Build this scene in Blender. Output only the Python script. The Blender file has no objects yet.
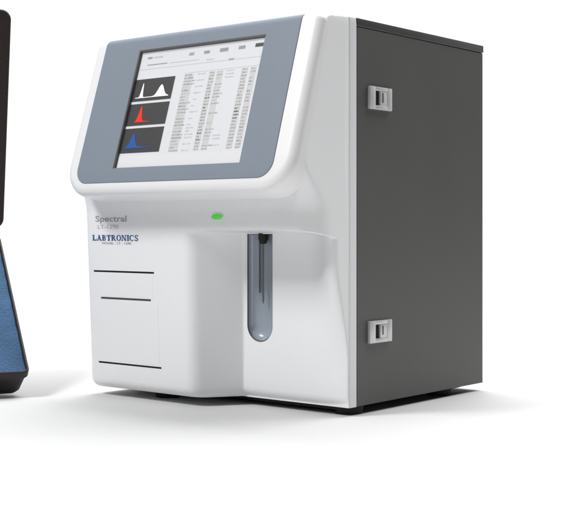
import bpy, bmesh, math, random
from mathutils import Vector, Matrix
random.seed(7)
sc = bpy.context.scene
col = sc.collection
rad = math.radians

# ------------------------------------------------------------------ helpers
def principled(name, base, rough=.5, spec=.5, metal=0., emis=None, estr=0., coat=0.):
    m = bpy.data.materials.new(name); m.use_nodes = True
    b = m.node_tree.nodes['Principled BSDF']
    b.inputs['Base Color'].default_value = (*base, 1)
    b.inputs['Roughness'].default_value = rough
    b.inputs['Specular IOR Level'].default_value = spec
    b.inputs['Metallic'].default_value = metal
    b.inputs['Coat Weight'].default_value = coat
    if emis:
        b.inputs['Emission Color'].default_value = (*emis, 1)
        b.inputs['Emission Strength'].default_value = estr
    return m

def textured(m, scale=900, bump=.02, var=.06, dist=.0003):
    """fine moulded grain and faint tonal mottling"""
    nt = m.node_tree; n = nt.nodes; l = nt.links
    b = n['Principled BSDF']
    tc = n.new('ShaderNodeTexCoord')
    nz = n.new('ShaderNodeTexNoise'); nz.inputs['Scale'].default_value = scale; nz.inputs['Detail'].default_value = 3
    l.new(tc.outputs['Object'], nz.inputs['Vector'])
    bp = n.new('ShaderNodeBump'); bp.inputs['Strength'].default_value = bump * 10; bp.inputs['Distance'].default_value = dist
    l.new(nz.outputs['Fac'], bp.inputs['Height']); l.new(bp.outputs['Normal'], b.inputs['Normal'])
    n2 = n.new('ShaderNodeTexNoise'); n2.inputs['Scale'].default_value = 14; n2.inputs['Detail'].default_value = 5
    l.new(tc.outputs['Object'], n2.inputs['Vector'])
    mr = n.new('ShaderNodeMapRange'); mr.inputs['To Min'].default_value = 1 - var; mr.inputs['To Max'].default_value = 1 + var
    l.new(n2.outputs['Fac'], mr.inputs['Value'])
    hs = n.new('ShaderNodeHueSaturation'); hs.inputs['Color'].default_value = b.inputs['Base Color'].default_value
    l.new(mr.outputs['Result'], hs.inputs['Value']); l.new(hs.outputs['Color'], b.inputs['Base Color'])
    mr2 = n.new('ShaderNodeMapRange'); r = b.inputs['Roughness'].default_value
    mr2.inputs['To Min'].default_value = r * .85; mr2.inputs['To Max'].default_value = min(1, r * 1.15)
    l.new(n2.outputs['Fac'], mr2.inputs['Value']); l.new(mr2.outputs['Result'], b.inputs['Roughness'])
    return m

def obj(name, bm, mat, parent=None, smooth=False, angle=35, M=None):
    me = bpy.data.meshes.new(name)
    bmesh.ops.recalc_face_normals(bm, faces=bm.faces)
    if smooth:
        for f in bm.faces: f.smooth = True
        for e in bm.edges:
            if len(e.link_faces) == 2 and e.calc_face_angle(0) > rad(angle): e.smooth = False
    bm.to_mesh(me); bm.free()
    o = bpy.data.objects.new(name, me); col.objects.link(o)
    for m in (mat if isinstance(mat, (list, tuple)) else [mat]): me.materials.append(m)
    if M is not None: o.matrix_basis = M
    if parent: o.parent = parent
    return o

def box(bm, x0, x1, y0, y1, z0, z1, bev=0, seg=2):
    r = bmesh.ops.create_cube(bm, size=1)
    vs = r['verts']
    for v in vs:
        v.co = Vector(((x0 + x1) / 2 + v.co.x * (x1 - x0), (y0 + y1) / 2 + v.co.y * (y1 - y0), (z0 + z1) / 2 + v.co.z * (z1 - z0)))
    if bev:
        es = list({e for v in vs for e in v.link_edges})
        bmesh.ops.bevel(bm, geom=es, offset=bev, segments=seg, affect='EDGES', profile=.5)
    return bm

def cyl(bm, c, r, h, axis='Z', seg=32, r2=None):
    M = Matrix.Translation(c)
    if axis == 'Y': M = M @ Matrix.Rotation(rad(90), 4, 'X')
    if axis == 'X': M = M @ Matrix.Rotation(rad(90), 4, 'Y')
    bmesh.ops.create_cone(bm, cap_ends=True, segments=seg, radius1=r, radius2=r if r2 is None else r2, depth=h, matrix=M)
    return bm

def rrect(x0, x1, y0, y1, radii, seg=10):
    """outline of a rounded rectangle, ccw from bottom left; radii = bl, br, tr, tl.  returns (pos, inward)"""
    pts = []
    cs = [(x0, y0, 1, 1, 180), (x1, y0, -1, 1, 270), (x1, y1, -1, -1, 0), (x0, y1, 1, -1, 90)]
    for (cx, cy, sx, sy, a0), r in zip(cs, radii):
        ox, oy = cx + sx * r, cy + sy * r
        for k in range(seg + 1):
            a = rad(a0 + 90 * k / seg)
            pts.append(((ox + r * math.cos(a), oy + r * math.sin(a)), (-math.cos(a), -math.sin(a))))
    return pts

def slab(bm, pts, edge, thick, hole=None, hole_depth=0.003, back=0.):
    """plate in the local xy plane, face at z=0, rounded over its rim by edge(pos) and going back to z=-thick"""
    rings = []
    N = 7
    for k in range(N + 1):
        t = rad(90 * k / N); ring = []
        for (p, n) in pts:
            e = edge(p)
            ins = e * (1 - math.sin(t)); dz = -e * (1 - math.cos(t))
            ring.append(bm.verts.new((p[0] + n[0] * ins, p[1] + n[1] * ins, dz)))
        rings.append(ring)
    rings.append([bm.verts.new((p[0] + n[0] * back, p[1] + n[1] * back, -thick)) for p, n in pts])
    for a, b in zip(rings, rings[1:]):
        for i in range(len(a)):
            j = (i + 1) % len(a); bm.faces.new((a[i], a[j], b[j], b[i]))
    bm.faces.new(rings[-1])
    if hole:
        hx0, hx1, hy0, hy1 = hole
        h0 = [bm.verts.new((x, y, 0)) for x, y in ((hx0, hy0), (hx1, hy0), (hx1, hy1), (hx0, hy1))]
        h1 = [bm.verts.new((v.co.x, v.co.y, -hole_depth)) for v in h0]
        es = [bm.edges.new((h0[i], h0[(i + 1) % 4])) for i in range(4)]
        for i in range(4): bm.faces.new((h0[i], h0[(i + 1) % 4], h1[(i + 1) % 4], h1[i]))
        r0 = rings[0]
        es += [bm.edges.get((r0[i], r0[(i + 1) % len(r0)])) for i in range(len(r0))]
        bmesh.ops.triangle_fill(bm, edges=es, use_beauty=True, normal=(0, 0, 1))
    else:
        bm.faces.new(rings[0])
    return bm

def thing(name, label, cat, loc=(0, 0, 0), M=None):
    o = bpy.data.objects.new(name, None); col.objects.link(o); o.empty_display_size = .05
    if M is not None: o.matrix_world = M
    else: o.location = loc
    o['label'] = label; o['category'] = cat
    return o

def ss(t): t = max(0, min(1, t)); return t * t * (3 - 2 * t)
def lerp(a, b, t): return a + (b - a) * t

# ------------------------------------------------------------------ materials
M_white = textured(principled('white_plastic', (.79, .795, .803), .42, .4), 1400, .01, .012)
M_rim = textured(principled('gloss_white_plastic', (.77, .77, .775), .40, .5), 1400, .006, .01)
M_bezel = textured(principled('blue_grey_plastic', (.200, .235, .280), .62, .3), 1500, .015, .03)
M_grey = textured(principled('grey_painted_steel', (.084, .084, .081), .42, .45), 1600, .05, .05)
M_greyd = textured(principled('dark_grey_steel', (.060, .060, .060), .45, .4), 1600, .04, .05)
M_black = textured(principled('black_rubber', (.012, .012, .012), .7, .3), 600, .05, .1)
M_dark = principled('dark_gap', (.012, .012, .013), .6, .2)
M_silver = textured(principled('silver_latch', (.62, .62, .63), .35, .5, .25), 900, .02, .04)
M_steel = principled('needle_steel', (.16, .17, .18), .25, .5, .9)
M_led = principled('green_led', (.08, .55, .06), .3, .5, emis=(.12, .72, .07), estr=.25)
M_chan = textured(principled('channel_blue_grey', (.30, .345, .40), .25, .6), 900, .02, .05)
M_lcd = principled('lcd_white', (.36, .36, .37), .3, .4, emis=(.93, .95, 1), estr=.40)
M_lcdband = principled('lcd_grey_band', (.4, .4, .41), .3, .4, emis=(.93, .93, .93), estr=.38)
M_panel = principled('lcd_graph_black', (.055, .055, .057), .3, .5)
M_gw = principled('graph_white', (.7, .7, .7), .4, .3, emis=(1, 1, 1), estr=.35)
M_gr = principled('graph_red', (.70, .03, .02), .4, .3, emis=(1, .03, .02), estr=.15)
M_gb = principled('graph_blue', (.02, .09, .30), .4, .3, emis=(.02, .12, .4), estr=.1)
M_t = [principled('lcd_text_%s' % n, (v, v, v * 1.02), .4, .3, emis=(1, 1, 1), estr=e) for n, v, e in
       (('dark', .05, .02), ('mid', .2, .12), ('light', .22, .16), ('pale', .28, .24), ('haze', .32, .28))]
M_blue = principled('lettering_blue', (.035, .105, .24), .5, .3)
M_lg = principled('lettering_grey', (.34, .34, .35), .5, .3)
M_lg2 = principled('lettering_pale_grey', (.47, .47, .475), .5, .3)
M_case = textured(principled('case_black', (.022, .019, .018), .55, .4), 500, .12, .2)
M_lid = textured(principled('case_brown_black', (.030, .020, .017), .6, .35), 400, .12, .25)
M_foam = textured(principled('blue_foam', (.056, .116, .215), .9, .15), 300, .22, .6, .0008)

# floor: white seamless sheet
M_floor = principled('white_seamless_floor', (.58, .58, .58), .75, .2)
textured(M_floor, 60, .01, .008, .001)

# ------------------------------------------------------------------ setting
FLOOR = -.0095
bm = bmesh.new()
bmesh.ops.create_circle(bm, cap_ends=True, segments=96, radius=2.0)
fl = obj('floor', bm, M_floor); fl.location = (0, 0, FLOOR); fl['kind'] = 'structure'

# ------------------------------------------------------------------ analyzer
W, H, D = .35, .42, .268
an = thing('blood_analyzer', 'white desktop blood analyzer with slanted touch screen, probe recess and grey metal sides', 'analyzer', (0, 0, 0))

SL = math.atan((.1148 - .0596) / .18)             # backward lean of the display head
def yplane(z): return -.0596 - (.0552) * (.42 - z) / .18
def yf(z):
    base = -.066 - .0085 * max(0, min(z, .212)) / .2
    if z <= .207: return base
    tgt = yplane(z) + .013 - .007 * ss((z - .34) / .06)
    return lerp(-.0748, yplane(.272) + .013, ss((z - .207) / .065)) if z < .272 else tgt

YR = -.0175
def arc(cx, cy, rx, ry, a0, a1, n, inc=True):
    return [(cx + rx * math.cos(rad(a0 + (a1 - a0) * k / n)), cy + ry * math.sin(rad(a0 + (a1 - a0) * k / n))) for k in range(1, n + 1)]
def seg(a, b, n): return [(lerp(a[0], b[0], k / n), lerp(a[1], b[1], k / n)) for k in range(1, n + 1)]

XA, XB = -.179, -.1455
def round_poly(pts, radii, n_total):
    """polyline with rounded corners resampled to n_total points (excluding the first)"""
    P = [Vector(p) for p in pts]; out = [P[0]]
    for i in range(1, len(P) - 1):
        r = radii[i - 1]; a = (P[i - 1] - P[i]).normalized(); b = (P[i + 1] - P[i]).normalized()
        ang = a.angle(b); t = min(r / math.tan(ang / 2), (P[i-1]-P[i]).length * .95, (P[i+1]-P[i]).length * .95)
        s0 = P[i] + a * t; s1 = P[i] + b * t
        for k in range(9):
            u = k / 8; out.append(s0 * (1 - u) ** 2 + P[i] * 2 * u * (1 - u) + s1 * u * u)
    out.append(P[-1])
    L = [0]
    for a, b in zip(out, out[1:]): L.append(L[-1] + (b - a).length)
    res = []; j = 0
    for k in range(1, n_total + 1):
        d = L[-1] * k / n_total
        while j < len(L) - 2 and L[j + 1] < d: j += 1
        u = (d - L[j]) / max(1e-9, L[j + 1] - L[j]); q = out[j].lerp(out[j + 1], u); res.append((q.x, q.y))
    return res

def plan(yf_, low, tight=0., hook=0.):
    WL = lerp(W + .0035, W - .0015, tight)
    r = lerp(.010, .005, tight)
    P = [(-WL, 0)]
    P += seg(P[-1], (-WL, yf_ + r), 6)
    P += arc(-WL + r, yf_ + r, r, r, 180, 270, 10)
    P += seg(P[-1], (XA - .012, yf_), 20)
    if not low:
        P += seg(P[-1], (XB + .006, yf_), 90)
        rr = lerp(.030, .006, tight)
        P += seg(P[-1], (-.045, yf_), 12)
        P += seg(P[-1], (-rr, yf_), 6)
        P += arc(-rr, yf_ + rr, rr, rr, 270, 360, 22)
    else:
        P += round_poly([(XA - .012, yf_), (XA, yf_), (XB, YR), (XB + .006, YR)], [.022, .0035], 90)
        P += seg(P[-1], (-.060, YR), 12)
        P += seg(P[-1], (-.050, YR), 6)
        el = arc(-.050, -.0135, .050, abs(YR) - .0135, 270, 360, 22)
        hk = []
        for k in range(1, 15):
            t = k / 14; q = [(-.050, YR), (-.027, YR), (-.020, -.0375), (-.006, -.0375)]
            c_ = ((1 - t) ** 3, 3 * t * (1 - t) ** 2, 3 * t * t * (1 - t), t ** 3)
            hk.append((sum(a * p[0] for a, p in zip(c_, q)), sum(a * p[1] for a, p in zip(c_, q))))
        hk += arc(-.006, -.0315, .006, .006, 270, 360, 8)
        P += [(lerp(a[0], b[0], hook), lerp(a[1], b[1], hook)) for a, b in zip(el, hk)]
    P += seg(P[-1], (0, -.0128), 8)
    P += [(-.0003, -.0124), (-.0003, -.0116), (.0006, -.0110), (.0008, -.0104), (.0008, -.0006), (.0009, 0)]
    return P

NP = len(plan(-.08, False))
i_a = 1 + 6 + 10 + 20 - 1           # last point before the recess wall
i_b = i_a + 90; i_e = i_b + 12 + 6; i_f = i_e + 22; i_g = i_f + 8
def ztop(i):
    if i <= i_a - 6: return .1905
    if i <= i_a: return .1905 - .016 * ss((i - i_a + 6) / 6)
    if i <= i_b:
        t = (i - i_a) / 90
        u = min(1, t / .55); return .1905 - .016 * (1 - math.sqrt(max(0, 1 - (1 - u) ** 2)))
    if i <= i_e: return lerp(.1905, .1895, (i - i_b) / (i_e - i_b))
    if i <= i_g: return lerp(.1895, .183, ss((i - i_e) / (i_g - i_e)))
    return .183
zs = [0, .0004, .0012, .0024, .004, .006, .0085, .012] + [.012 + .013 * k for k in range(1, 13)] + [.174, .1795, .182]
zs += [.1835 + .0005 * k for k in range(0, 30)]
zs += [.2 + .0025 * k for k in range(0, 31)] + [.2825, .295, .31, .325, .34, .355, .37, .385, .395, .40, .405, .4085, .412, .4148, .4170, .4186, .4196, .42]
bm = bmesh.new(); rows = []
for z in zs:
    y_ = yf(z); ins = 0
    if z < .012: ins = .012 * (1 - math.sqrt(max(0, 1 - ((.012 - z) / .012) ** 2)))
    if z > .408: ins = .012 * (1 - math.sqrt(max(0, 1 - ((z - .408) / .012) ** 2)))
    tg = ss((z - .205) / .055); up = plan(y_, False, tg); lo = plan(y_, True, tg, ss((z - .045) / .125)); row = []
    win = 1 - min(1, abs(z - .1905) / .05) if z < .1905 else 1 - min(1, (z - .1905) / .02)
    for i in range(NP):
        zt = ztop(i); zz = z + (zt - .1905) * win * (1 if i_a - 6 < i <= i_g else 0)
        t = ss((zz - (zt - .0035)) / .0045)
        x = lerp(lo[i][0], up[i][0], t); y = lerp(lo[i][1], up[i][1], t)
        if i <= i_f: y = min(y + ins, 0 if i < 40 else -.0128)
        elif i < i_g: y = min(y + ins * (1 - (i - i_f) / (i_g - i_f)), -.0128)
        if z > .408: zz -= .0028 * ins / .012 * (1 if i <= i_f else max(0, 1 - (i - i_f) / (i_g - i_f)))
        if i < 20: x += ins * (1 - i / 20) * .8
        if i > i_e and z > .412: x -= ins * min(1, (i - i_e) / 22) * .12
        row.append(bm.verts.new((x, y, zz)))
    rows.append(row)
for a, b in zip(rows, rows[1:]):
    for i in range(NP - 1): bm.faces.new((a[i], a[i + 1], b[i + 1], b[i]))
    bm.faces.new((a[-1], a[0], b[0], b[-1]))
bm.faces.new(rows[0]); bm.faces.new(rows[-1])
shell = obj('front_shell', bm, M_white, an, smooth=True, angle=50)

# openings cut into the shell: three paper slots and the probe channel
SLOTS = [(-.3385, -.2352, .1410, .0011, .0004), (-.3271, -.2417, .1090, .0012, -.0003), (-.3347, -.2278, .0312, .0011, .0002)]
cut = bmesh.new()
for x0, x1, z, h, s in SLOTS: box(cut, x0, x1, -.09, -.058, z - h, z + h)
PX0, PX1, PZ0 = -.1395, -.1025, .0645
pr = (PX1 - PX0) / 2; pcx = (PX0 + PX1) / 2
out = [(PX0, .1862), (PX0, PZ0 + pr)] + [(pcx + pr * math.cos(rad(a)), PZ0 + pr + pr * math.sin(rad(a))) for a in range(190, 360, 10)] + [(PX1, PZ0 + pr), (PX1, .1862)]
f0 = [cut.verts.new((x, -.045, z)) for x, z in out]; f1 = [cut.verts.new((x, -.004, z)) for x, z in out]
cut.faces.new(f0); cut.faces.new(f1)
for i in range(len(f0)): j = (i + 1) % len(f0); cut.faces.new((f0[i], f0[j], f1[j], f1[i]))
cutter = obj('cutter', cut, M_dark)
md = shell.modifiers.new('cut', 'BOOLEAN'); md.object = cutter; md.operation = 'DIFFERENCE'; md.solver = 'EXACT'
dg = bpy.context.evaluated_depsgraph_get(); dg.update()
me2 = bpy.data.meshes.new_from_object(shell.evaluated_get(dg)); shell.modifiers.clear(); shell.data = me2
if not me2.materials: me2.materials.append(M_white)
bpy.data.objects.remove(cutter, do_unlink=True)

# slot linings (dark throats with a thin lower lip)
for n, (x0, x1, z, h, s) in enumerate(SLOTS):
    b = bmesh.new(); yy = yf(z)
    box(b, x0 + .0002, x1 - .0002, yy + .0006, yy + .009, z - h + .0001, z + h - .0001)
    o = obj('paper_slot', b, M_dark if n != 1 else M_greyd, an)

# probe channel lining: concave blue-grey trough
b = bmesh.new(); rowsc = []
nA = 24
for k in range(40):
    z = .1855 - (.1855 - PZ0 - .0003) * k / 39
    hw = pr - .0003
    if z < PZ0 + pr: hw = math.sqrt(max(1e-8, (pr - .0003) ** 2 - (PZ0 + pr - z) ** 2))
    dep = .0105 * (hw / pr) ** .8
    rowsc.append([b.verts.new((pcx - hw * math.cos(math.pi * i / nA), YR + .0012 + dep * math.sin(math.pi * i / nA), z)) for i in range(nA + 1)])
for a, c in zip(rowsc, rowsc[1:]):
    for i in range(nA): b.faces.new((a[i], a[i + 1], c[i + 1], c[i]))
obj('probe_channel', b, M_chan, an, smooth=True, angle=80)
# dark rim gasket on the channel edge
b = bmesh.new()
pts2 = [(x, z) for x, z in out]
ii = [b.verts.new((x, YR - .0005, z)) for x, z in out]
oo = []
for x, z in out:
    dx, dz = (x - pcx, z - (PZ0 + pr)) if z < PZ0 + pr else (math.copysign(1, x - pcx), 0)
    l = math.hypot(dx, dz) or 1
    oo.append(b.verts.new((x - dx / l * .0012, YR + .0008, z - dz / l * .0012)))
for i in range(len(ii) - 1): b.faces.new((ii[i], ii[i + 1], oo[i + 1], oo[i]))
obj('channel_rim', b, M_greyd, an, smooth=True)
# sampling needle with its black bushing
b = bmesh.new()
cyl(b, (pcx + .001, YR + .0045, .1835), .0055, .007, seg=28); cyl(b, (pcx + .001, YR + .0045, .178), .0036, .006, seg=24, r2=.0055)
bush = obj('probe_bushing', b, M_black, an, smooth=True)
b = bmesh.new(); cyl(b, (pcx + .001, YR + .0045, .146), .00110, .072, seg=16); cyl(b, (pcx + .001, YR + .0045, .1085), .0002, .003, seg=12, r2=.00110)
obj('probe_needle', b, M_steel, an, smooth=True)
b = bmesh.new(); cyl(b, (pcx - .0075, YR + .0085, .152), .0007, .066, seg=12)
obj('guide_rail', b, M_greyd, an, smooth=True)

# display head: white rounded slab leaning back, u = x, v = up the slope
V0 = .2318; VT = .4219
def headM(v0z):
    o = Vector((0, yplane(v0z), v0z))
    X = Vector((1, 0, 0)); Y = Vector((0, math.sin(SL), math.cos(SL))); Z = Vector((0, -math.cos(SL), math.sin(SL)))
    m = Matrix((X, Y, Z)).transposed().to_4x4(); m.translation = o
    return m
HM = headM(.24)
vv = lambda z: (z - .24) / math.cos(SL)
b = bmesh.new()
pts = rrect(-W + .0035, .0005, vv(V0), vv(VT), (.038, .040, .0108, .0108), 16)
slab(b, pts, lambda p: .0105, .034, hole=(-.2632, -.0698, vv(.2602), vv(.3993)), hole_depth=.006, back=.0022)
head = obj('display_frame', b, M_rim, an, smooth=True, angle=50, M=HM)
# blue grey bezel wrapping over the top edge
SX0, SX1, SV0, SV1 = -.2622, -.0708, vv(.2612), vv(.3985)
b = bmesh.new()
RB = .0112; yb = vv(VT) + .0001 - RB; LB = RB * math.pi / 2 + .004
pts = rrect(-.3255, -.0245, vv(.2445), yb + LB, (.019, .019, .001, .001), 10)
slab(b, pts, lambda p: .0009, .0015, hole=(SX0, SX1, SV0, SV1), hole_depth=.0015)
bmesh.ops.delete(b, geom=[f for f in b.faces if all(abs(v.co.z + .0015) < 1e-6 for v in f.verts)], context='FACES_ONLY')
for k in range(0, 13):
    bmesh.ops.bisect_plane(b, geom=b.verts[:] + b.edges[:] + b.faces[:], plane_co=(0, yb + RB * math.pi / 2 * k / 12, 0), plane_no=(0, 1, 0))
for v in b.verts:
    d = v.co.y - yb
    if d > 0:
        a = min(d / RB, math.pi / 2); rr_ = RB + v.co.z; ex = max(0, d - RB * math.pi / 2)
        v.co.y = yb + rr_ * math.sin(a); v.co.z = -RB + rr_ * math.cos(a) - ex
BM = HM @ Matrix.Translation((0, 0, .0010))
obj('display_bezel', b, M_bezel, an, smooth=True, angle=40, M=BM)

# screen: lit panel at the bottom of the bezel window
SM = HM @ Matrix.Translation((0, 0, -.0022))
sw, sh = SX1 - SX0, SV1 - SV0
def sp(u, v, n=0): return (SX0 + u * sw, SV1 - v * sh, n)
def quad(bm, u0, u1, v0, v1, n, mi=0):
    f = bm.faces.new([bm.verts.new(sp(u0, v1, n)), bm.verts.new(sp(u1, v1, n)), bm.verts.new(sp(u1, v0, n)), bm.verts.new(sp(u0, v0, n))]); f.material_index = mi
b = bmesh.new(); box(b, SX0 - .0006, SX1 + .0006, SV0 - .0006, SV1 + .0006, -.002, 0)
scr = obj('screen', b, M_lcd, an, M=SM)
# dark strips along the top and left edges of the screen window
b = bmesh.new()
box(b, SX0 - .0016, SX1 + .0004, SV1 - .0003, SV1 + .0022, -.001, .0036, .0003)
box(b, SX0 - .0018, SX0 + .0006, SV0 - .0002, SV1 + .0022, -.0008, .0037, .0003)
obj('screen_edge_strips', b, M_greyd, an, M=SM)
def sub(name, bm, mats):
    o = obj(name, bm, mats, scr); return o
b = bmesh.new()
quad(b, .0, 1, .895, 1.0, .0003, 0)
sub('status_bar', b, M_lcdband)
b = bmesh.new()
for u0, u1, v0, v1, mi in ((.06, .10, .045, .062, 1), (.11, .19, .048, .060, 3), (.41, .45, .05, .075, 2), (.53, .575, .05, .075, 1), (.655, .72, .045, .075, 1), (.80, .85, .045, .072, 1), (.925, .985, .04, .07, 0),
                           (.07, .24, .112, .120, 1), (.26, .5, .116, .121, 3), (0, 1, .150, .153, 3), (.74, .78, .14, .155, 2), (.56, .62, .125, .132, 3)):
    quad(b, u0, u1, v0, v1, .0003, mi)
sub('screen_header', b, M_t)
# three histogram panels
def panel(v0, v1, mat, curve, base, name='graph_panel', tail=None):
    b = bmesh.new(); quad(b, .004, .335, v0, v1, .0004)
    sub('graph_panel', b, M_panel)
    b = bmesh.new()
    n = len(curve)
    for (ua, ha), (ub, hb) in zip(curve, curve[1:]):
        vs = [sp(ua, base, .0007), sp(ub, base, .0007), sp(ub, base - hb, .0007), sp(ua, base - ha, .0007)]
        b.faces.new([b.verts.new(p) for p in vs])
    sub('histogram', b, mat)
def g(u, c, s, h): return h * math.exp(-((u - c) / s) ** 2)
us = [.03 + .28 * k / 90 for k in range(91)]
panel(.238, .430, M_gw, [(u, .006 + g(u, .078, .010, .125) + g(u, .235, .030, .085) + .02 * g(u, .26, .03, 1)) for u in us], .402)
panel(.452, .640, M_gr, [(u, .0025 + max(0, g(u, .108, .019, .135) if u < .11 else g(u, .108, .017, .135)) + .006 * g(u, .15, .03, 1)) for u in us if .07 < u < .20], .612)
panel(.662, .872, M_gb, [(u, .003 + g(u, .092, .026, .115) + .014 * g(u, .13, .06, 1)) for u in us if u < .29], .832)
# data table: short dashes in ragged columns
b = bmesh.new(); R = random.Random(3)
def run(u0, u1, v0, v1, mi):
    u = u0
    while u < u1:
        w = R.uniform(.006, .013); hh = (v1 - v0) * R.choice((.7, .85, 1, 1))
        quad(b, u, min(u + w, u1 + .002), v1 - hh, v1, .0003, mi); u += w + R.choice((.0025, .0025, .007))
rowsn = 25
for u0, u1 in ((.410, .482), (.608, .652), (.668, .716), (.858, .905), (.925, .968)): quad(b, u0, u1, .235, .875, .00015, 4)
for k in range(rowsn):
    v = .235 + .63 * k / (rowsn - 1); hgt = .012
    if R.random() < .93: run(.415, .415 + R.choice((.035, .05, .07, .085)), v, v + hgt, R.choice((2, 2, 1, 3)))
    if k % 2 == 0 or R.random() < .3: run(.515, .515 + R.choice((.03, .06)), v + .002, v + hgt, 3)
    run(.615, .640 + R.random() * .012, v, v + hgt, R.choice((0, 1, 1)) if 3 < k < 22 else R.choice((1, 2)))
    if R.random() < .8: run(.672, .70 + R.random() * .05, v, v + hgt * .8, R.choice((1, 2, 3)))
    if k < 3 or R.random() < .2: run(.74, .80, v, v + hgt * .8, 3)
    run(.865, .89 + R.random() * .016, v, v + hgt, R.choice((1, 2, 2)) if not 11 < k < 16 else 0)
    if R.random() < .85: run(.93, .95 + R.random() * .02, v, v + hgt, R.choice((2, 2, 1)))
quad(b, .405, .985, .222, .2245, .0003, 3)
sub('data_table', b, M_t)

# green lamp
b = bmesh.new(); zc = .2055
bmesh.ops.create_uvsphere(b, u_segments=32, v_segments=16, radius=1, matrix=Matrix.Translation((-.1335, yf(zc), zc)) @ Matrix.Diagonal((.0088, .0011, .0033, 1)))
obj('power_lamp', b, M_led, an, smooth=True)

b = bmesh.new(); prev = None
for k in range(41):
    a = 2 * math.pi * k / 40; ring = []
    for rx, rz, dy in ((.0087, .0032, -.0003), (.0092, .0037, -.0009), (.0098, .0043, -.0003)):
        zz = zc + rz * math.sin(a); ring.append(b.verts.new((-.1335 + rx * math.cos(a), yf(zz) + dy, zz)))
    if prev:
        for i in range(2): b.faces.new((prev[i], ring[i], ring[i + 1], prev[i + 1]))
    prev = ring
obj('lamp_ring', b, M_white, an, smooth=True, angle=60)
# printer door: barely raised panel between first and last slot
b = bmesh.new()
zt_, zb_ = .1385, .0345
for x0, x1, z0, z1 in ((-.3345, -.2305, zb_, .1070), (-.3345, -.2375, .1110, .1385)):
    y0, y1 = yf(z0), yf(z1)
    vs = []
    for (x, z) in ((x0, z0), (x1, z0), (x1, z1), (x0, z1)): vs.append(b.verts.new((x, yf(z) - .00015, z)))
    v2 = [b.verts.new((v.co.x, v.co.y + .002, v.co.z)) for v in vs]
    b.faces.new(vs); b.faces.new(v2)
    for i in range(4): b.faces.new((vs[i], vs[(i + 1) % 4], v2[(i + 1) % 4], v2[i]))
obj('printer_door', b, M_white, an)

# ---- lettering
TL = math.atan(.0085 / .2)
def textmesh(name, s, size, x, z, mat, width=None, bold=0, parent=an):
    cu = bpy.data.curves.new(name, 'FONT'); cu.body = s; cu.size = size; cu.offset = bold; cu.extrude = .00008; cu.resolution_u = 3
    o = bpy.data.objects.new(name, cu); col.objects.link(o)
    dg = bpy.context.evaluated_depsgraph_get(); dg.update()
    me = bpy.data.meshes.new_from_object(o.evaluated_get(dg))
    bpy.data.objects.remove(o, do_unlink=True)
    xs = [v.co.x for v in me.vertices]; w = max(xs) - min(xs); m0 = min(xs)
    k = (width / w) if width else 1
    for v in me.vertices: v.co.x = (v.co.x - m0) * k
    me.materials.clear(); me.materials.append(mat)
    o = bpy.data.objects.new(name, me); col.objects.link(o)
    o.matrix_basis = Matrix.Translation((x, yf(z) - .00028, z)) @ Matrix.Rotation(rad(90) + TL, 4, 'X')
    o.parent = parent
    return o
# serif capitals drawn stroke by stroke: boxes (x0,y0,x1,y1) and slanted bars on a 0..1 high cell
def bar(bm, x0, y0, x1, y1, w):
    """slanted bar with horizontal ends, w = horizontal width"""
    bm.faces.new([bm.verts.new(p) for p in ((x0 - w / 2, y0, 0), (x0 + w / 2, y0, 0), (x1 + w / 2, y1, 0), (x1 - w / 2, y1, 0))])
def rc(bm, x0, y0, x1, y1): bm.faces.new([bm.verts.new(p) for p in ((x0, y0, 0), (x1, y0, 0), (x1, y1, 0), (x0, y1, 0))])
def bow(bm, cx, cy, rx, ry, tx, ty, a0, a1, n=18):
    pr_ = None
    for k in range(n + 1):
        a = rad(a0 + (a1 - a0) * k / n); c, s = math.cos(a), math.sin(a)
        q = (bm.verts.new((cx + rx * c, cy + ry * s, 0)), bm.verts.new((cx + (rx - tx) * c, cy + (ry - ty) * s, 0)))
        if pr_: bm.faces.new((pr_[0], q[0], q[1], pr_[1]))
        pr_ = q
SW = .31; ST = .14
def stem(bm, x, h0=0, h1=1, s=.10):
    rc(bm, x, h0, x + SW, h1)
    if h0 == 0: rc(bm, x - s, 0, x + SW + s, ST)
    if h1 == 1: rc(bm, x - s, 1 - ST, x + SW + s, 1)
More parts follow.
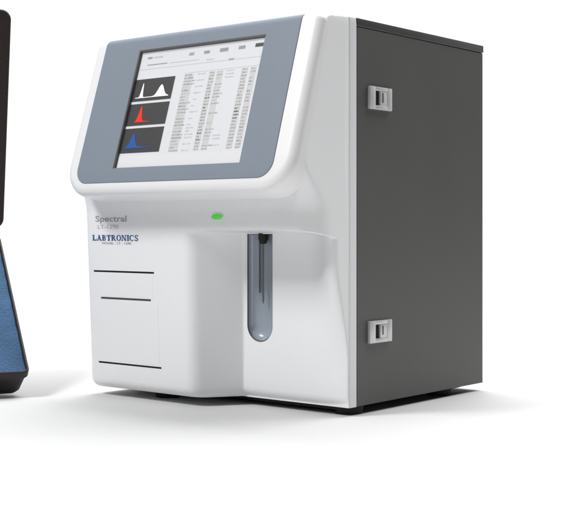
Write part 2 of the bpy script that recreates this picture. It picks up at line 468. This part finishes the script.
def glyph(ch, bm, x):
    if ch == 'L': stem(bm, x + .1); rc(bm, x + .36, 0, x + .95, ST * 1.1); bar(bm, x + .90, ST, x + .95, .38, .10); return 1.02
    if ch == 'A':
        bar(bm, x + .17, 0, x + .52, 1, .13); bar(bm, x + .86, 0, x + .50, 1, .30); rc(bm, x + .28, .27, x + .76, .38)
        rc(bm, x + .02, 0, x + .34, ST); rc(bm, x + .62, 0, x + 1.10, ST); return 1.14
    if ch == 'B':
        stem(bm, x + .1, s=.08); bow(bm, x + .5, .75, .36, .25, .22, .11, -90, 90); bow(bm, x + .5, .27, .42, .27, .24, .12, -90, 90)
        for y in (.0, .44, .89): rc(bm, x + .34, y, x + .52, y + .11)
        return 1.04
    if ch == 'T':
        rc(bm, x + .38, 0, x + .38 + SW, 1); rc(bm, x + .26, 0, x + .76, ST); rc(bm, x + .04, .88, x + .98, 1)
        bar(bm, x + .06, .64, x + .08, .9, .09); bar(bm, x + .96, .64, x + .94, .9, .09); return 1.04
    if ch == 'R':
        stem(bm, x + .1, s=.08); bow(bm, x + .5, .73, .38, .27, .23, .12, -90, 90)
        for y in (.46, .88): rc(bm, x + .34, y, x + .52, y + .12)
        bar(bm, x + .92, 0, x + .60, .5, .27); rc(bm, x + .85, 0, x + 1.12, ST); return 1.14
    if ch == 'O': bow(bm, x + .56, .5, .53, .52, .25, .11, 0, 360, 40); return 1.14
    if ch == 'N':
        rc(bm, x + .12, 0, x + .24, 1); rc(bm, x + .90, 0, x + 1.02, 1); bar(bm, x + .90, 0, x + .24, 1, .28)
        rc(bm, x + .0, 0, x + .38, ST); rc(bm, x + .76, .88, x + 1.14, 1); rc(bm, x, .88, x + .2, 1); return 1.17
    if ch == 'I': stem(bm, x + .12); return .52
    if ch == 'C':
        bow(bm, x + .56, .5, .53, .52, .25, .11, 48, 318, 34); rc(bm, x + .90, .64, x + .98, 1); return 1.08
    if ch == 'S':
        bow(bm, x + .46, .74, .37, .28, .20, .12, 20, 225, 22); bow(bm, x + .46, .27, .40, .29, .22, .12, -160, 45, 22)
        bar(bm, x + .62, .38, x + .32, .62, .36); rc(bm, x + .76, .70, x + .84, 1); rc(bm, x + .04, 0, x + .12, .3); return .95
def serif_word(name, s, height, width, x, z, mat):
    b = bmesh.new(); cx = 0
    for ch in s: cx += glyph(ch, b, cx) + .06
    k = width / cx
    # keep overlapping strokes off one plane
    for n, f in enumerate(b.faces):
        for v in f.verts: pass
    fs = list(b.faces)
    for n, f in enumerate(fs):
        off = .00002 * (n % 9)
        for v in f.verts: v.co.z = max(v.co.z, off)
    for v in b.verts: v.co = Vector((v.co.x * k, v.co.y * height, v.co.z))
    return obj(name, b, mat, an, M=Matrix.Translation((x, yf(z) - .00032, z)) @ Matrix.Rotation(rad(90) + TL, 4, 'X'))
serif_word('brand_lettering', 'LABTRONICS', .0068, .0800, -.3385, .1777, M_blue)
textmesh('model_lettering', 'MODEL : LT - 1290', .0036, -.3216, .1735, M_lg, .050)
textmesh('product_lettering', 'Spectral', .0098, -.3322, .2005, M_lg, .054, .00012)
textmesh('product_number_lettering', 'LT-1290', .0068, -.3285, .1920, M_lg2, .036)

# ---- grey metal body behind the shell
b = bmesh.new(); box(b, -W + .002, -.002, .0005, D - .002, .003, H - .004)
obj('body', b, M_greyd, an)
b = bmesh.new(); box(b, -.002, .0, .0025, D, .0, H - .0098, .0004, 2)
side = obj('side_panel', b, M_grey, an)
b = bmesh.new(); box(b, -W, -W + .002, .0025, D, .0, H - .0098, .0004, 2)
obj('side_panel', b, M_grey, an)
b = bmesh.new(); box(b, -W - .0004, .0008, .0015, D + .001, H - .0088, H, .0009, 3)
obj('top_cover', b, M_greyd, an, smooth=True)
b = bmesh.new(); box(b, -W + .001, -.001, D - .0019, D + .0006, .001, H - .009, .0004)
obj('rear_panel', b, M_greyd, an)
# latches
def latch(z0, z1, name='side_latch'):
    y0, y1 = .0212, .0640
    b = bmesh.new()
    t = .0042; f = .0075
    # frame with a rounded front face and an opening
    def rbox(a0, a1, c0, c1, h=t): box(b, .0001, h, a0, a1, c0, c1, .0007, 2)
    zt, zb = z1, z0
    rbox(y0, y0 + .0105, zb, zt); rbox(y0 + .0335, y1, zb, zt, t - .0004)
    rbox(y0 + .0100, y0 + .0340, zt - .0042, zt, t - .0003); rbox(y0 + .0100, y0 + .0340, zb, zb + .0046, t - .0003)
    o = obj(name, b, M_silver, an, smooth=True, angle=40)
    b = bmesh.new(); box(b, -.0001, .0009, y0 + .009, y0 + .035, zb + .003, zt - .003)
    obj('latch_recess', b, M_black, o)
    b = bmesh.new(); box(b, .0005, .0034, y0 + .0205, y0 + .0335, zb + .0046, zt - .0042, .0006, 2)
    obj('latch_tab', b, M_silver, o, smooth=True)
    b = bmesh.new(); box(b, .0005, .0038, y0 + .0240, y0 + .0262, zb + .0080, zt - .0060, .0005, 2)
    obj('latch_bolt', b, M_greyd, o, smooth=True)
latch(.3232, .3482); latch(.0667, .0910)
# black slab added under the body to deepen the contact shadow
b = bmesh.new(); box(b, -W + .012, -.020, -.002, D - .02, -.0055, .0025, .0008)
obj('contact_shade_slab', b, M_black, an)
# feet
for x, y in ((-.262, -.022), (-.018, .012), (-.022, .200), (-.318, .200)):
    b = bmesh.new(); cyl(b, (x, y, FLOOR / 2 + .0002), .0145, abs(FLOOR) + .0005, seg=36, r2=.0165)
    obj('foot', b, M_black, an, smooth=True)

# ------------------------------------------------------------------ camera
YAW = rad(39.33); F_PX = 1227.0
Rv = Vector((math.cos(YAW), math.sin(YAW), 0)); Fv = Vector((-math.sin(YAW), math.cos(YAW), 0))
Cp = -.0741 * Rv - 1.3224 * Fv; Cp.z = .1940
cam = bpy.data.cameras.new('camera'); co = bpy.data.objects.new('camera', cam); col.objects.link(co)
co.location = Cp; co.rotation_euler = (rad(90), 0, YAW)
cam.sensor_width = 36; cam.lens = F_PX / 574 * 36; cam.shift_y = -28.5 / 574
cam.clip_start = .05; cam.clip_end = 500
sc.camera = co

# ------------------------------------------------------------------ carrying case at the left
base2 = Cp.copy(); base2.z = 0
PSI = rad(22.8); AL = rad(38)
e_ = (-math.sin(PSI) * Rv + math.cos(PSI) * Fv)
w_ = (-math.cos(PSI) * Rv - math.sin(PSI) * Fv)
Zv = Vector((0, 0, 1))
l_ = math.cos(AL) * e_ + math.sin(AL) * Zv
n_ = -math.sin(AL) * e_ + math.cos(AL) * Zv
P0 = base2 - .3058 * Rv + 1.46 * Fv + Zv * .0215
cs = thing('carrying_case', 'open black hard case with blue foam lining, cut off at the left edge', 'case', tuple(P0 - Zv * .032))
inv = Matrix.Translation(-(P0 - Zv * .032))
def frame(o, X, Y, Z): m = Matrix((X, Y, Z)).transposed().to_4x4(); m.translation = o; return inv @ m
TM = frame(P0, -w_, l_, n_)          # local: x right (0 = right edge), y up the tray, z out of it
CW, CL, TT = .42, .262, .0405
def case_tray(thick, L, wall, taper, r, rim_mat_edge):
    b = bmesh.new()
    def ring(x0, x1, y0, y1, rr, z): return [b.verts.new((p[0], p[1], z)) for p, n in rrect(x0, x1, y0, y1, (rr,) * 4, 8)]
    R_ = [ring(-CW + wall + .001, -wall - .001, wall + .001, L - wall - .001, r * .6, -.010),
          ring(-CW + wall, -wall, wall, L - wall, r * .7, -.0010), ring(-CW + wall * .7, -wall * .7, wall * .7, L - wall * .7, r * .8, 0),
          ring(-CW + .001, -.001, .001, L - .001, r, 0), ring(-CW, 0, 0, L, r, -.0012), ring(-CW, 0, 0, L, r, -.010),
          ring(-CW + .002, -.002, .002, L - .002, r, -.0115), ring(-CW + taper, -taper, taper * .25, L - taper, r, -thick + .007),
          ring(-CW + taper + .003, -taper - .003, taper * .25 + .0025, L - taper - .003, r, -thick + .0015), ring(-CW + taper + .008, -taper - .008, taper * .25 + .008, L - taper - .008, r * .8, -thick)]
    for a, c in zip(R_, R_[1:]):
        for i in range(len(a)): j = (i + 1) % len(a); b.faces.new((a[i], a[j], c[j], c[i]))
    b.faces.new(R_[0]); b.faces.new(R_[-1])
    return b
tray = obj('case_base', case_tray(TT, CL, .0030, .007, .008, None), M_case, cs, smooth=True, angle=40, M=TM)
# foam lining with pick-and-pluck grid of cuts
b = bmesh.new()
nx, ny = 60, 40; fx0, fx1, fy0, fy1 = -CW + .0040, -.0040, .0040, CL - .0040
g_ = [[b.verts.new((lerp(fx0, fx1, i / nx), lerp(fy0, fy1, j / ny), -.0028 + .0012 * math.sin(i * 1.7) * math.sin(j * 1.3) * random.random())) for i in range(nx + 1)] for j in range(ny + 1)]
for j in range(ny):
    for i in range(nx): b.faces.new((g_[j][i], g_[j][i + 1], g_[j + 1][i + 1], g_[j + 1][i]))
obj('foam_lining', b, M_foam, cs, smooth=True, M=TM)
# lid
LA = rad(-12)
ul = math.cos(LA) * Zv + math.sin(LA) * e_
nl = -math.cos(LA) * e_ + math.sin(LA) * Zv      # inner face looks back to the camera
PL = base2 - .3836 * Rv + 1.66 * Fv + Zv * .192
LM = frame(PL, -w_, ul, nl)
obj('lid', case_tray(.036, .292, .020, .006, .013, None), M_lid, cs, smooth=True, angle=40, M=LM)
b = bmesh.new(); 
g_ = [[b.verts.new((lerp(-CW + .0215, -.0215, i / nx), lerp(.0215, .292 - .0215, j / ny), -.0030 + .0012 * (1 if (i + j) % 2 else -1) )) for i in range(nx + 1)] for j in range(ny + 1)]
for j in range(ny):
    for i in range(nx): b.faces.new((g_[j][i], g_[j][i + 1], g_[j + 1][i + 1], g_[j + 1][i]))
obj('lid_foam', b, M_foam, cs, smooth=True, M=LM)
# hinge and prop that hold the base at its slope
hp = P0 + l_ * (CL + .003) - n_ * .012
for k in (.06, .30):
    b = bmesh.new(); c0 = hp + w_ * k
    v = cyl(b, (0, 0, 0), .006, .05, 'X')
    # move the newest cylinder into place
    b.verts.ensure_lookup_table()
    q = frame(c0, -w_, l_, n_)
    for vv_ in b.verts: vv_.co = q @ vv_.co
    obj('hinge', b, M_case, cs, smooth=True)
for k in (.05, .36):
    b = bmesh.new()
    a0 = P0 + w_ * k + l_ * (CL - .05) - n_ * .0385; a0 = Vector(a0)
    zt = a0.z
    vs = []
    for (dw, de, z) in ((0, -.004, zt - .010), (.012, -.004, zt - .010), (.012, .012, zt + .004), (0, .012, zt + .004), (0, -.004, FLOOR + .0003), (.012, -.004, FLOOR + .0003), (.012, .012, FLOOR + .0003), (0, .012, FLOOR + .0003)):
        q = a0 + w_ * dw + e_ * de; q.z = z; vs.append(b.verts.new(inv @ q))
    for f in ((0, 1, 2, 3), (4, 5, 6, 7), (0, 1, 5, 4), (1, 2, 6, 5), (2, 3, 7, 6), (3, 0, 4, 7)): b.faces.new([vs[i] for i in f])
    obj('support_leg', b, M_case, cs)

# ------------------------------------------------------------------ light: bright studio surround and soft boxes
wd = bpy.data.worlds.new('World'); sc.world = wd; wd.use_nodes = True
nt = wd.node_tree; n = nt.nodes; l = nt.links
bg = n['Background']; tc = n.new('ShaderNodeTexCoord')
nrm = n.new('ShaderNodeVectorMath'); nrm.operation = 'NORMALIZE'; l.new(tc.outputs['Generated'], nrm.inputs[0])
def dot(v):
    d = n.new('ShaderNodeVectorMath'); d.operation = 'DOT_PRODUCT'; d.inputs[1].default_value = Vector(v).normalized()
    l.new(nrm.outputs[0], d.inputs[0]); return d.outputs['Value']
def mrange(src, a, b_, c, d_):
    m = n.new('ShaderNodeMapRange'); m.interpolation_type = 'SMOOTHSTEP'
    for k, v in zip(('From Min', 'From Max', 'To Min', 'To Max'), (a, b_, c, d_)): m.inputs[k].default_value = v
    l.new(src, m.inputs['Value']); return m.outputs['Result']
def op(o, a, b_):
    m = n.new('ShaderNodeMath'); m.operation = o; l.new(a, m.inputs[0])
    if isinstance(b_, (int, float)): m.inputs[1].default_value = b_
    else: l.new(b_, m.inputs[1])
    return m.outputs[0]
back = mrange(dot((-.63, .77, 0)), .35, .85, 0, .82)          # white background wall of light
side = mrange(dot((1, -.15, .1)), .0, .8, 0, -.50)            # flagged side on the right
top = mrange(dot((0, 0, 1)), 0, 1, 0, .35)
left = mrange(dot((-1, -.3, 0)), .64, 1, 0, -.30)           # second flag on the left
tot = op('ADD', op('ADD', op('ADD', op('ADD', back, side), left), top), .27)
l.new(tot, bg.inputs['Strength'])
bg.inputs['Color'].default_value = (1, 1, 1, 1)

def area(name, loc, target, size, energy, sy=None):
    L = bpy.data.lights.new(name, 'AREA'); L.energy = energy; L.shape = 'RECTANGLE'; L.size = size; L.size_y = sy or size
    o = bpy.data.objects.new(name, L); col.objects.link(o); o.location = loc
    o.rotation_euler = (Vector(target) - Vector(loc)).to_track_quat('-Z', 'Y').to_euler()
    return o
area('back_softbox', (-.12, 1.15, 2.3), (-.2, .2, 0), 3.0, 125, 2.2)
area('front_softbox', (-.95, -1.75, 2.2), (-.15, 0, .15), .6, 59)
area('low_right_softbox', (.80, -.55, .14), (.02, .1, .10), .30, .8)

sc.view_settings.view_transform = 'Standard'; sc.view_settings.look = 'None'; sc.view_settings.exposure = 0
sc.render.resolution_x = 1024; sc.render.resolution_y = 912
